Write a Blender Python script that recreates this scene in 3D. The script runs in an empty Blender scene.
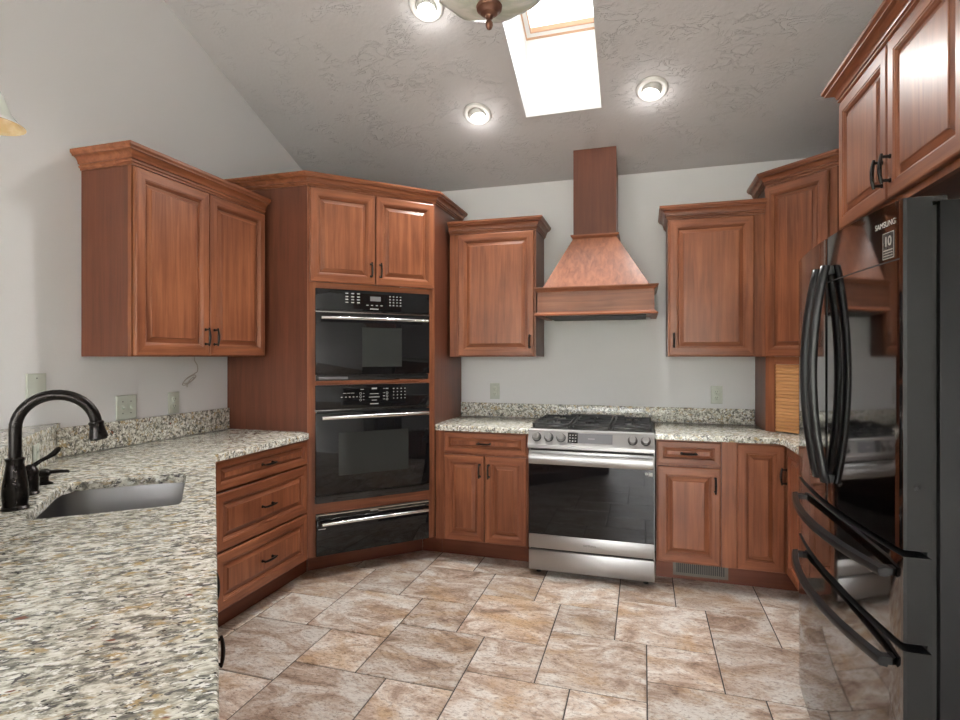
import bpy, bmesh, math, random
from mathutils import Vector, Matrix
random.seed(7)
R = math.radians
S = bpy.context.scene
COL = S.collection

# ------------------------------------------------------------------ camera
FPX, TH, Y0, CAMH = 545.0, 0.2915, 357.0, 1.37
cd = bpy.data.cameras.new('camera')
cam = bpy.data.objects.new('camera', cd); COL.objects.link(cam)
cam.location = (0, 0, CAMH); cam.rotation_euler = (R(90), 0, TH)
cd.sensor_fit = 'HORIZONTAL'; cd.sensor_width = 36.0
cd.lens = FPX / 960 * 36; cd.shift_y = (Y0 - 360) / 960.0
cd.clip_start = 0.02
S.camera = cam
# ------------------------------------------------------------------ world, view
W = bpy.data.worlds.new('overcast_sky'); S.world = W; W.use_nodes = True
nt = W.node_tree; nt.nodes.clear()
wo = nt.nodes.new('ShaderNodeOutputWorld'); wb = nt.nodes.new('ShaderNodeBackground')
tc = nt.nodes.new('ShaderNodeTexCoord'); sx = nt.nodes.new('ShaderNodeSeparateXYZ')
rp = nt.nodes.new('ShaderNodeValToRGB'); mr = nt.nodes.new('ShaderNodeMapRange')
nt.links.new(tc.outputs['Generated'], sx.inputs[0]); nt.links.new(sx.outputs['Z'], mr.inputs[0])
mr.inputs[1].default_value = -0.3; mr.inputs[2].default_value = 1.0
nt.links.new(mr.outputs[0], rp.inputs[0]); nt.links.new(rp.outputs[0], wb.inputs[0])
e = rp.color_ramp.elements
e[0].position = 0.0; e[0].color = (0.17, 0.18, 0.13, 1)
e[1].position = 0.24; e[1].color = (0.24, 0.27, 0.19, 1)
for p, c in ((0.30, (0.88, 0.90, 0.93, 1)), (1.0, (0.96, 0.97, 1.0, 1))):
    q_ = rp.color_ramp.elements.new(p); q_.color = c
wb.inputs[1].default_value = 9.0
nt.links.new(wb.outputs[0], wo.inputs[0])
S.view_settings.view_transform = 'Standard'; S.view_settings.look = 'None'
S.view_settings.gamma = 1.0; S.view_settings.use_curve_mapping = False
S.view_settings.exposure = 1.1
try:
    S.cycles.max_bounces = 10; S.cycles.diffuse_bounces = 5; S.cycles.glossy_bounces = 5
    S.cycles.use_denoising = True; S.cycles.sample_clamp_indirect = 6.0
except Exception:
    pass

def lamp(name, kind, loc, energy, color=(1, 1, 1), rot=(0, 0, 0), **kw):
    l = bpy.data.lights.new(name, kind); l.energy = energy; l.color = color
    for k, v in kw.items():
        if k == 'portal': l.cycles.is_portal = True
        else: setattr(l, k, v)
    o = bpy.data.objects.new(name, l); COL.objects.link(o); o.location = loc; o.rotation_euler = rot
    return o
# sun
SUN = lamp('sun', 'SUN', (0, 0, 8), 6.0, (1.0, 0.93, 0.82), angle=R(0.6))
SUN.rotation_euler = Vector((-0.75, 1.15, -0.62)).to_track_quat('-Z', 'Y').to_euler()
# room extents
XL, XR, YB, YR = -2.555, 1.395, 4.05, -3.6
RIDGE = 0.6
def cz(y): return (4.328 - .407 * y) if y >= RIDGE else (4.328 - .407 * RIDGE) - .407 * (RIDGE - y)
SKX0, SKX1, SKY0, SKY1 = -.726, -.25, 2.56, 3.46
# daylight portals (they only guide sampling of the sky through the openings)
lamp('sky_portal', 'AREA', ((SKX0+SKX1)/2, (SKY0+SKY1)/2, 3.66), 0, shape='RECTANGLE', size=.46, size_y=.95, rot=(R(-22), 0, 0), portal=True)
# added lamps for frontal fill, set at assumed wide windows out of view
WIN = [(-2.2, -1.0, .85, 2.1), (-.75, .95, .05, 2.1)]
for (a, b, c, d) in WIN:
    lamp('window_daylight', 'AREA', ((a+b)/2, YR + .04, (c+d)/2), 58 * (b-a)*(d-c), (1.0, .985, .96), rot=(R(-90), 0, 0), shape='RECTANGLE', size=(b-a)*.98, size_y=(d-c)*.98)

# ------------------------------------------------------------------ materials
def newmat(name):
    m = bpy.data.materials.new(name); m.use_nodes = True
    n = m.node_tree; b = n.nodes['Principled BSDF']; return m, n, b
def plain(name, col, rough=.5, metal=0, **kw):
    m, n, b = newmat(name)
    b.inputs['Base Color'].default_value = (*col, 1); b.inputs['Roughness'].default_value = rough
    b.inputs['Metallic'].default_value = metal
    for k, v in kw.items(): b.inputs[k].default_value = v
    # faint procedural variation of the finish
    t = n.nodes.new('ShaderNodeTexNoise'); t.inputs['Scale'].default_value = 9
    mp = n.nodes.new('ShaderNodeMapRange'); mp.inputs[3].default_value = rough*.92; mp.inputs[4].default_value = min(1, rough*1.08)
    n.links.new(t.outputs[0], mp.inputs[0]); n.links.new(mp.outputs[0], b.inputs['Roughness'])
    return m
def nd(n, t, **kw):
    x = n.nodes.new(t)
    for k, v in kw.items():
        if isinstance(k, str) and k in x.inputs.keys(): x.inputs[k].default_value = v
        else: setattr(x, k, v)
    return x
def ramp(n, stops):
    r = n.nodes.new('ShaderNodeValToRGB'); el = r.color_ramp.elements
    el[0].position, el[0].color = stops[0][0], (*stops[0][1], 1)
    el[1].position, el[1].color = stops[-1][0], (*stops[-1][1], 1)
    for p, c in stops[1:-1]:
        q = el.new(p); q.color = (*c, 1)
    return r
def wood(name, axis, dark, light, rough=.36):
    m, n, b = newmat(name)
    tcn = nd(n, 'ShaderNodeTexCoord'); mp = nd(n, 'ShaderNodeMapping')
    sc = {'z': (22, 22, 1.1), 'x': (1.1, 22, 22)}[axis]; mp.inputs['Scale'].default_value = sc
    oi = nd(n, 'ShaderNodeObjectInfo'); va = nd(n, 'ShaderNodeVectorMath', operation='SCALE'); va.inputs[3].default_value = 7.0
    cx = nd(n, 'ShaderNodeCombineXYZ')
    for i in range(3): n.links.new(oi.outputs['Random'], cx.inputs[i])
    n.links.new(cx.outputs[0], va.inputs[0])
    ad = nd(n, 'ShaderNodeVectorMath', operation='ADD')
    n.links.new(tcn.outputs['Object'], ad.inputs[0]); n.links.new(va.outputs[0], ad.inputs[1])
    n.links.new(ad.outputs[0], mp.inputs[0])
    t1 = nd(n, 'ShaderNodeTexNoise'); t1.inputs['Scale'].default_value = 1.6; t1.inputs['Detail'].default_value = 8; t1.inputs['Roughness'].default_value = .62; t1.inputs['Distortion'].default_value = .5
    n.links.new(mp.outputs[0], t1.inputs['Vector'])
    t2 = nd(n, 'ShaderNodeTexNoise'); t2.inputs['Scale'].default_value = 2.6; t2.inputs['Detail'].default_value = 3
    n.links.new(ad.outputs[0], t2.inputs['Vector'])
    mx = nd(n, 'ShaderNodeMath', operation='MULTIPLY_ADD'); mx.inputs[1].default_value = .65
    n.links.new(t1.outputs[0], mx.inputs[0])
    m2 = nd(n, 'ShaderNodeMath', operation='MULTIPLY'); m2.inputs[1].default_value = .35
    n.links.new(t2.outputs[0], m2.inputs[0]); n.links.new(m2.outputs[0], mx.inputs[2])
    mid = tuple((a+c)/2 for a, c in zip(dark, light))
    r = ramp(n, [(.34, dark), (.5, mid), (.64, light)])
    n.links.new(mx.outputs[0], r.inputs[0]); n.links.new(r.outputs[0], b.inputs['Base Color'])
    b.inputs['Roughness'].default_value = rough
    b.inputs['Coat Weight'].default_value = .08; b.inputs['Coat Roughness'].default_value = .2; b.inputs['Specular IOR Level'].default_value = .38
    bp = nd(n, 'ShaderNodeBump'); bp.inputs['Strength'].default_value = .07
    n.links.new(t1.outputs[0], bp.inputs['Height']); n.links.new(bp.outputs[0], b.inputs['Normal'])
    return m
WD, WL = (.140, .041, .018), (.335, .122, .056)
M = {}
M['wood_v'] = wood('cherry_wood_upright_grain', 'z', WD, WL)
M['wood_h'] = wood('cherry_wood_level_grain', 'x', WD, WL)
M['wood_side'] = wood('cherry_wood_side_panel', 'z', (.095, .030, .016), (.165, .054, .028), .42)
M['wood_kick'] = wood('cherry_wood_kick', 'x', (.13, .036, .018), (.19, .058, .028), .45)
M['wood_tambour'] = wood('light_tambour_wood', 'x', (.50, .25, .10), (.72, .40, .18), .4)

def granite():
    m, n, b = newmat('speckled_granite')
    g = nd(n, 'ShaderNodeNewGeometry')
    mr_ = nd(n, 'ShaderNodeMapping'); mr_.inputs['Rotation'].default_value = (0, 0, R(-38)); n.links.new(g.outputs['Position'], mr_.inputs[0])
    mp = nd(n, 'ShaderNodeMapping'); mp.inputs['Scale'].default_value = (1, 1.9, 1.5); n.links.new(mr_.outputs[0], mp.inputs[0])
    def noise(s, d=3, dist=0, r=.6):
        t = nd(n, 'ShaderNodeTexNoise'); t.inputs['Scale'].default_value = s; t.inputs['Detail'].default_value = d
        t.inputs['Distortion'].default_value = dist; t.inputs['Roughness'].default_value = r
        n.links.new(mp.outputs[0], t.inputs['Vector']); return t
    def vor(s):
        t = nd(n, 'ShaderNodeTexVoronoi'); t.inputs['Scale'].default_value = s
        n.links.new(mp.outputs[0], t.inputs['Vector']); return t
    def mix(a, bcol, fac):
        x = nd(n, 'ShaderNodeMix', data_type='RGBA')
        n.links.new(fac, x.inputs['Factor']); n.links.new(a, x.inputs['A'])
        if isinstance(bcol, tuple): x.inputs['B'].default_value = (*bcol, 1)
        else: n.links.new(bcol, x.inputs['B'])
        return x.outputs['Result']
    def th(src, lo, hi):
        q = nd(n, 'ShaderNodeMapRange'); q.inputs[1].default_value = lo; q.inputs[2].default_value = hi
        n.links.new(src, q.inputs[0]); return q.outputs[0]
    base = ramp(n, [(.37, (.14, .14, .125)), (.45, (.33, .325, .275)), (.515, (.56, .55, .465)), (.60, (.80, .80, .73))])
    n.links.new(noise(34, 5, .5, .62).outputs[0], base.inputs[0])
    c = base.outputs[0]
    c = mix(c, (.46, .35, .18), th(noise(21, 4, .4).outputs[0], .55, .66))
    c = mix(c, (.90, .91, .87), th(noise(52, 3).outputs[0], .56, .62))
    c = mix(c, (.10, .10, .10), th(noise(44, 4, .8).outputs[0], .58, .635))
    c = mix(c, (.03, .03, .03), th(noise(82, 2).outputs[0], .635, .68))
    c = mix(c, (.20, .08, .05), th(noise(19, 2).outputs[0], .69, .73))
    n.links.new(c, b.inputs['Base Color'])
    b.inputs['Roughness'].default_value = .16
    b.inputs['Specular IOR Level'].default_value = .5
    return m
M['granite'] = granite()

def tiles():
    m, n, b = newmat('slate_look_floor_tile')
    g = nd(n, 'ShaderNodeNewGeometry'); at = nd(n, 'ShaderNodeAttribute', attribute_name='tile')
    sc = nd(n, 'ShaderNodeVectorMath', operation='SCALE'); sc.inputs[3].default_value = 13
    n.links.new(at.outputs['Vector'], sc.inputs[0])
    ad = nd(n, 'ShaderNodeVectorMath', operation='ADD'); n.links.new(g.outputs['Position'], ad.inputs[0]); n.links.new(sc.outputs[0], ad.inputs[1])
    mp = nd(n, 'ShaderNodeMapping'); mp.inputs['Rotation'].default_value = (0, 0, R(32)); mp.inputs['Scale'].default_value = (1, 1.9, 1)
    n.links.new(ad.outputs[0], mp.inputs[0])
    def noise(s, d, dist, r=.6, src=None):
        t = nd(n, 'ShaderNodeTexNoise'); t.inputs['Scale'].default_value = s; t.inputs['Detail'].default_value = d
        t.inputs['Distortion'].default_value = dist; t.inputs['Roughness'].default_value = r
        n.links.new((src or mp).outputs[0], t.inputs['Vector']); return t
    a = ramp(n, [(.33, (.24, .165, .12)), (.42, (.46, .335, .255)), (.49, (.64, .53, .44)), (.57, (.82, .78, .72))])
    n.links.new(noise(3.6, 12, .7, .74).outputs[0], a.inputs[0])
    # ochre patches
    mx = nd(n, 'ShaderNodeMix', data_type='RGBA'); mx.inputs['B'].default_value = (.56, .37, .20, 1)
    mr1 = nd(n, 'ShaderNodeMapRange'); mr1.inputs[1].default_value = .52; mr1.inputs[2].default_value = .68; mr1.inputs[4].default_value = .75
    n.links.new(noise(1.9, 5, 1.6).outputs[0], mr1.inputs[0]); n.links.new(mr1.outputs[0], mx.inputs['Factor']); n.links.new(a.outputs[0], mx.inputs['A'])
    # fine pitting
    m3 = nd(n, 'ShaderNodeMix', data_type='RGBA', blend_type='MULTIPLY'); m3.inputs['Factor'].default_value = .75
    pr = ramp(n, [(.38, (.33, .25, .21)), (.50, (1, 1, 1))]); n.links.new(noise(50, 8, .6, .75).outputs[0], pr.inputs[0])
    n.links.new(mx.outputs['Result'], m3.inputs['A']); n.links.new(pr.outputs[0], m3.inputs['B'])
    # each tile a touch lighter or darker
    hs = nd(n, 'ShaderNodeHueSaturation'); mr2 = nd(n, 'ShaderNodeMapRange'); mr2.inputs[3].default_value = .74; mr2.inputs[4].default_value = 1.02
    sp = nd(n, 'ShaderNodeSeparateXYZ'); n.links.new(at.outputs['Vector'], sp.inputs[0]); n.links.new(sp.outputs[0], mr2.inputs[0])
    n.links.new(mr2.outputs[0], hs.inputs['Value']); n.links.new(m3.outputs['Result'], hs.inputs['Color'])
    n.links.new(hs.outputs[0], b.inputs['Base Color'])
    b.inputs['Roughness'].default_value = .34
    bp = nd(n, 'ShaderNodeBump'); bp.inputs['Strength'].default_value = .4; bp.inputs['Distance'].default_value = .01
    n.links.new(noise(9, 8, .8, .7).outputs[0], bp.inputs['Height']); n.links.new(bp.outputs[0], b.inputs['Normal'])
    return m
M['tile'] = tiles()
M['grout'] = plain('dark_grout', (.085, .075, .068), .85)

def paint(name, col, bump, scale, rough=.6, kind='fine'):
    m, n, b = newmat(name)
    b.inputs['Base Color'].default_value = (*col, 1); b.inputs['Roughness'].default_value = rough
    g = nd(n, 'ShaderNodeNewGeometry')
    t = nd(n, 'ShaderNodeTexNoise'); t.inputs['Scale'].default_value = scale; t.inputs['Detail'].default_value = 6
    n.links.new(g.outputs['Position'], t.inputs['Vector'])
    h = t.outputs[0]
    if kind == 'knockdown':
        mpp = nd(n, 'ShaderNodeMapping'); mpp.inputs['Rotation'].default_value = (0, 0, R(28)); mpp.inputs['Scale'].default_value = (.7, 1.5, 1)
        n.links.new(g.outputs['Position'], mpp.inputs[0]); n.links.new(mpp.outputs[0], t.inputs['Vector'])
        t.inputs['Distortion'].default_value = 1.8; t.inputs['Roughness'].default_value = .5
        r = ramp(n, [(.47, (0, 0, 0)), (.50, (1, 1, 1)), (.54, (0, 0, 0))]); n.links.new(h, r.inputs[0])
        t2 = nd(n, 'ShaderNodeTexNoise'); t2.inputs['Scale'].default_value = 5; t2.inputs['Detail'].default_value = 3; n.links.new(g.outputs['Position'], t2.inputs['Vector'])
        mk = nd(n, 'ShaderNodeMapRange'); mk.inputs[1].default_value = .46; mk.inputs[2].default_value = .60; n.links.new(t2.outputs[0], mk.inputs[0])
        mu = nd(n, 'ShaderNodeMath', operation='MULTIPLY'); n.links.new(r.outputs[0], mu.inputs[0]); n.links.new(mk.outputs[0], mu.inputs[1])
        t3 = nd(n, 'ShaderNodeTexNoise'); t3.inputs['Scale'].default_value = 45; t3.inputs['Detail'].default_value = 4; n.links.new(g.outputs['Position'], t3.inputs['Vector'])
        ad = nd(n, 'ShaderNodeMath', operation='MULTIPLY_ADD'); ad.inputs[1].default_value = .45; n.links.new(t3.outputs[0], ad.inputs[0]); n.links.new(mu.outputs[0], ad.inputs[2])
        h = ad.outputs[0]
    bp = nd(n, 'ShaderNodeBump'); bp.inputs['Strength'].default_value = bump; bp.inputs['Distance'].default_value = .007
    n.links.new(h, bp.inputs['Height']); n.links.new(bp.outputs[0], b.inputs['Normal'])
    return m
M['wall'] = paint('pale_grey_wall_paint', (.675, .68, .686), .05, 120)
M['ceiling'] = paint('textured_grey_ceiling', (.535, .525, .53), .62, 11, .7, 'knockdown')
M['shaft'] = paint('white_shaft_paint', (.88, .88, .87), .05, 60)
M['white'] = plain('white_enamel', (.80, .80, .78), .35)
M['plate'] = plain('pale_green_plate', (.48, .51, .45), .35)
M['plate_face'] = plain('pale_green_device', (.53, .57, .49), .3)
M['slot'] = plain('dark_slot', (.02, .02, .02), .6)
M['bronze'] = plain('oil_rubbed_bronze', (.020, .017, .016), .28, .75)
M['bronze_brown'] = plain('brown_bronze', (.16, .075, .05), .35, .6)
def steelmat(name, col, rough, axis=(1, 60, 60)):
    m, n, b = newmat(name)
    b.inputs['Base Color'].default_value = (*col, 1); b.inputs['Metallic'].default_value = 1
    tcn = nd(n, 'ShaderNodeTexCoord'); mp = nd(n, 'ShaderNodeMapping'); mp.inputs['Scale'].default_value = axis
    n.links.new(tcn.outputs['Object'], mp.inputs[0])
    t = nd(n, 'ShaderNodeTexNoise'); t.inputs['Scale'].default_value = 4; t.inputs['Detail'].default_value = 4; n.links.new(mp.outputs[0], t.inputs['Vector'])
    q = nd(n, 'ShaderNodeMapRange'); q.inputs[3].default_value = rough*.93; q.inputs[4].default_value = rough*1.07
    n.links.new(t.outputs[0], q.inputs[0]); n.links.new(q.outputs[0], b.inputs['Roughness'])
    return m
M['steel'] = steelmat('brushed_stainless', (.37, .367, .362), .38)
M['steel_sink'] = steelmat('satin_sink_steel', (.23, .23, .235), .34, (1, 1, 1))
M['chrome'] = plain('polished_bar', (.70, .70, .69), .16, 1)
M['black_glass'] = plain('black_glass', (.008, .008, .009), .035, 0, **{'Specular IOR Level': .38})
M['window_glass'] = plain('grey_oven_window_glass', (.036, .038, .036), .04)
M['black'] = plain('black_enamel', (.015, .015, .015), .28)
M['iron'] = plain('cast_iron', (.022, .022, .023), .5)
M['rubber'] = plain('black_gasket', (.006, .006, .006), .7)
M['bss'] = steelmat('black_stainless_front', (.20, .193, .195), .06, (60, 1, 1))
M['bss_side'] = plain('black_stainless_edge', (.014, .014, .014), .40, 0, **{'Specular IOR Level': .22})
M['handle_black'] = plain('dark_handle_metal', (.010, .010, .011), .3, 0, **{'Specular IOR Level': .35})
M['fridge_body'] = plain('dark_grey_case', (.010, .010, .0105), .5, 0, **{'Specular IOR Level': .18})
M['print'] = plain('pale_print', (.42, .42, .40), .5)
M['lcd'] = plain('grey_display', (.16, .16, .17), .2)
M['vinyl'] = plain('white_window_frame', (.82, .82, .80), .35)
M['pine'] = plain('pine_skylight_frame', (.62, .38, .24), .4)
M['vent'] = plain('taupe_metal', (.16, .14, .115), .45, .3)
M['wire'] = plain('white_cable', (.42, .40, .36), .45)
def pane_mat():
    m = bpy.data.materials.new('clear_pane'); m.use_nodes = True; n = m.node_tree; n.nodes.clear()
    o = nd(n, 'ShaderNodeOutputMaterial'); t = nd(n, 'ShaderNodeBsdfTransparent'); g = nd(n, 'ShaderNodeBsdfGlossy'); g.inputs['Roughness'].default_value = .02
    f = nd(n, 'ShaderNodeFresnel'); f.inputs[0].default_value = 1.45; x = nd(n, 'ShaderNodeMixShader')
    n.links.new(f.outputs[0], x.inputs[0]); n.links.new(t.outputs[0], x.inputs[1]); n.links.new(g.outputs[0], x.inputs[2]); n.links.new(x.outputs[0], o.inputs[0])
    return m
M['pane'] = pane_mat()
def emit(name, col, st):
    m, n, b = newmat(name); b.inputs['Base Color'].default_value = (*col, 1)
    b.inputs['Emission Color'].default_value = (*col, 1); b.inputs['Emission Strength'].default_value = st; return m
M['bulb'] = emit('lit_lamp_lens', (1, .97, .92), 5)
def alabaster(name, ca, cb, sc):
    m, n, b = newmat(name)
    tcn = nd(n, 'ShaderNodeTexCoord'); t = nd(n, 'ShaderNodeTexNoise'); t.inputs['Scale'].default_value = sc; t.inputs['Detail'].default_value = 4; t.inputs['Distortion'].default_value = 3
    n.links.new(tcn.outputs['Object'], t.inputs['Vector']); r = ramp(n, [(.42, ca), (.6, cb)]); n.links.new(t.outputs[0], r.inputs[0])
    n.links.new(r.outputs[0], b.inputs['Base Color']); b.inputs['Roughness'].default_value = .2
    b.inputs['Subsurface Weight'].default_value = .35; b.inputs['Subsurface Radius'].default_value = (.05, .05, .04)
    b.inputs['Transmission Weight'].default_value = .12
    return m
M['shade'] = alabaster('alabaster_glass', (.68, .74, .66), (.90, .92, .86), 5)
M['shade_in'] = alabaster('amber_tinted_glass', (.62, .44, .20), (.72, .58, .34), 5)

# ------------------------------------------------------------------ mesh builder
class MB:
    def __init__(s, *mats):
        s.bm = bmesh.new(); s.mats = [m for m in mats]; s.uv = None
    def face(s, pts, mi=0):
        vs = [s.bm.verts.new(p) for p in pts]
        f = s.bm.faces.new(vs); f.material_index = mi; return f
    def box(s, x0, x1, y0, y1, z0, z1, mi=0, bev=0):
        b = s.bm; v = [b.verts.new((x, y, z)) for z in (z0, z1) for y in (y0, y1) for x in (x0, x1)]
        fs = [b.faces.new([v[i] for i in q]) for q in ((0, 2, 3, 1), (4, 5, 7, 6), (0, 1, 5, 4), (1, 3, 7, 5), (3, 2, 6, 7), (2, 0, 4, 6))]
        for f in fs: f.material_index = mi
        if bev:
            es = {e_ for f in fs for e_ in f.edges}
            r = bmesh.ops.bevel(b, geom=list(es), offset=bev, segments=2, affect='EDGES', profile=.5)
            for f in r['faces']: f.material_index = mi
        return s
    def prism(s, poly, z0, z1, mi=0, bev=0, mtop=None):
        b = s.bm; n = len(poly)
        lo = [b.verts.new((p[0], p[1], z0)) for p in poly]; hi = [b.verts.new((p[0], p[1], z1)) for p in poly]
        fs = [b.faces.new(list(reversed(lo))), b.faces.new(hi)]
        for i in range(n): fs.append(b.faces.new([lo[i], lo[(i+1) % n], hi[(i+1) % n], hi[i]]))
        for f in fs: f.material_index = mi
        if bev:
            es = [e_ for e_ in fs[1].edges] + [e_ for e_ in fs[0].edges]
            r = bmesh.ops.bevel(b, geom=es, offset=bev, segments=2, affect='EDGES', profile=.5)
            for f in r['faces']: f.material_index = mi
        return s
    def loft(s, rings, mi=0, cap0=True, cap1=True, closed=True):
        b = s.bm; vr = [[b.verts.new(p) for p in r] for r in rings]; n = len(rings[0])
        for k in range(len(vr)-1):
            for i in range(n if closed else n-1):
                f = b.faces.new([vr[k][i], vr[k][(i+1) % n], vr[k+1][(i+1) % n], vr[k+1][i]]); f.material_index = mi
        if cap0: b.faces.new(list(reversed(vr[0]))).material_index = mi
        if cap1: b.faces.new(vr[-1]).material_index = mi
        return s
    def tube(s, pts, r, seg=12, mi=0, flat=1.0):
        pts = [Vector(p) for p in pts]; rings = []; up = None
        n = len(pts)
        for i, p in enumerate(pts):
            t = (pts[min(i+1, n-1)] - pts[max(i-1, 0)]).normalized()
            if up is None:
                a = Vector((0, 0, 1)) if abs(t.z) < .9 else Vector((1, 0, 0)); up = (a - t*a.dot(t)).normalized()
            else: up = (up - t*up.dot(t)).normalized()
            sd = t.cross(up); rr = r[i] if isinstance(r, (list, tuple)) else r
            rings.append([p + (up*math.cos(2*math.pi*k/seg)*flat + sd*math.sin(2*math.pi*k/seg))*rr for k in range(seg)])
        return s.loft(rings, mi)
    def lathe(s, prof, c=(0, 0, 0), seg=32, mi=0, axis='z', cap0=True, cap1=True):
        rings = []
        for r, h in prof:
            ring = []
            for k in range(seg):
                a = 2*math.pi*k/seg; u, v = r*math.cos(a), r*math.sin(a)
                p = {'z': (u, v, h), 'y': (u, h, v), 'x': (h, u, v)}[axis]
                ring.append((c[0]+p[0], c[1]+p[1], c[2]+p[2]))
            rings.append(ring)
        return s.loft(rings, mi, cap0, cap1)
    def rectrings(s, x0, x1, z0, z1, steps, sign=-1, mv=0, mh=1, y=0.0):
        """concentric rectangles in the xz plane: steps are (inset, depth), depth counted into the cabinet from y"""
        b = s.bm; prev = None
        for (i, d) in steps:
            cur = [b.verts.new(p) for p in ((x0+i, y+d, z0+i), (x1-i, y+d, z0+i), (x1-i, y+d, z1-i), (x0+i, y+d, z1-i))]
            if prev:
                for k in range(4):
                    f = b.faces.new([prev[k], prev[(k+1) % 4], cur[(k+1) % 4], cur[k]]); f.material_index = mh if k in (0, 2) else mv
            else: b.faces.new(list(reversed(cur))).material_index = mv
            prev = cur
        b.faces.new(prev).material_index = mv
        return s
    def sweep(s, prof, path, side=1, mi=0, cap=True):
        """prof [(out, z)] swept along a plan polyline; out is to the right of travel when side=1"""
        n = len(path); P = [Vector(p) for p in path]; rings = []
        for i in range(n):
            d1 = (P[i]-P[i-1]).normalized() if i else None; d2 = (P[i+1]-P[i]).normalized() if i < n-1 else None
            n1 = Vector((d1.y, -d1.x))*side if d1 else None; n2 = Vector((d2.y, -d2.x))*side if d2 else None
            if n1 is None: nn = n2
            elif n2 is None: nn = n1
            else: nn = (n1+n2).normalized(); nn = nn / nn.dot(n1)
            rings.append([(P[i].x+nn.x*o, P[i].y+nn.y*o, z) for o, z in prof])
        return s.loft(rings, mi, cap, cap)
    def build(s, name, parent=None, smooth=35, label=None, loc=None, rotz=None, xf=None):
        bmesh.ops.recalc_face_normals(s.bm, faces=s.bm.faces[:])
        if xf is not None: s.bm.transform(xf)
        me = bpy.data.meshes.new(name); s.bm.to_mesh(me); s.bm.free()
        for m in s.mats: me.materials.append(m)
        if smooth:
            for p in me.polygons: p.use_smooth = True
            me.set_sharp_from_angle(angle=R(smooth))
        o = bpy.data.objects.new(name, me); COL.objects.link(o)
        if parent: o.parent = parent
        if loc: o.location = loc
        if rotz is not None: o.rotation_euler = (0, 0, rotz)
        if label: o['label'] = label
        return o
def thing(name, label, cat, loc=(0, 0, 0), rotz=0, group=None):
    o = bpy.data.objects.new(name, None); COL.objects.link(o); o.empty_display_size = .1
    o.location = loc; o.rotation_euler = (0, 0, rotz); o['label'] = label; o['category'] = cat
    if group: o['group'] = group
    return o
def tag(o, label, cat, group=None, kind=None):
    o['label'] = label; o['category'] = cat
    if group: o['group'] = group
    if kind: o['kind'] = kind
    return o
def struct(o, label=None, cat=None):
    o['kind'] = 'structure'
    if label: o['label'] = label
    if cat: o['category'] = cat
    return o
def textmesh(name, body, size, mat, parent, mw, bold=0):
    cu = bpy.data.curves.new(name, 'FONT'); cu.body = body; cu.size = size; cu.align_x = 'CENTER'; cu.align_y = 'CENTER'; cu.offset = bold
    cu.extrude = .0002
    to = bpy.data.objects.new(name, cu); COL.objects.link(to); bpy.context.view_layer.update()
    me = bpy.data.meshes.new_from_object(to.evaluated_get(bpy.context.evaluated_depsgraph_get()))
    bpy.data.objects.remove(to); me.transform(mw); me.materials.clear(); me.materials.append(mat)
    o = bpy.data.objects.new(name, me); COL.objects.link(o); o.parent = parent; return o

# ------------------------------------------------------------------ the room
def make_floor():
    m = MB(M['tile'], M['grout']); b = m.bm
    lay = b.loops.layers.float_color.new('tile')
    X0, X1, Ya, Yb = XL, XR, YR, YB
    a_, b_ = .455, .306; g = .0028
    f = m.face([(X0, Ya, -.003), (X1, Ya, -.003), (X1, Yb, -.003), (X0, Yb, -.003)], 1)
    def tile(x, y, s):
        x0, x1, y0, y1 = max(x+g, X0), min(x+s-g, X1), max(y+g, Ya), min(y+s-g, Yb)
        if x1-x0 < .01 or y1-y0 < .01: return
        c = (random.random(), random.random(), random.random(), 1); k = .0025
        lo = [(x0, y0), (x1, y0), (x1, y1), (x0, y1)]; hi = [(x0+k, y0+k), (x1-k, y0+k), (x1-k, y1-k), (x0+k, y1-k)]
        vl = [b.verts.new((*p, -.003)) for p in lo]; vh = [b.verts.new((*p, 0)) for p in hi]
        fs = [b.faces.new(vh)] + [b.faces.new([vl[i], vl[(i+1) % 4], vh[(i+1) % 4], vh[i]]) for i in range(4)]
        for q in fs:
            for l in q.loops: l[lay] = c
    for i in range(-30, 31):
        for j in range(-30, 31):
            x = -.896 + i*a_ + j*b_; y = 2.568 - i*b_ + j*a_
            if X0-.6 < x < X1+.2 and Ya-.6 < y < Yb+.5:
                tile(x, y, a_); tile(x+a_-b_, y-b_, b_)
    m.box(X0, X1, Ya, Yb, -.10, -.0031, 1)
    return struct(m.build('floor', smooth=0))
make_floor()
# ceiling with the skylight opening
m = MB(M['ceiling'])
def cq(x0, x1, y0, y1): m.face([(x0, y0, cz(y0)), (x1, y0, cz(y0)), (x1, y1, cz(y1)), (x0, y1, cz(y1))])
cq(XL, XR, RIDGE, SKY0); cq(XL, SKX0, SKY0, SKY1); cq(SKX1, XR, SKY0, SKY1); cq(XL, XR, SKY1, YB); cq(XL, XR, YR, RIDGE)
struct(m.build('ceiling', smooth=0))
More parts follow.
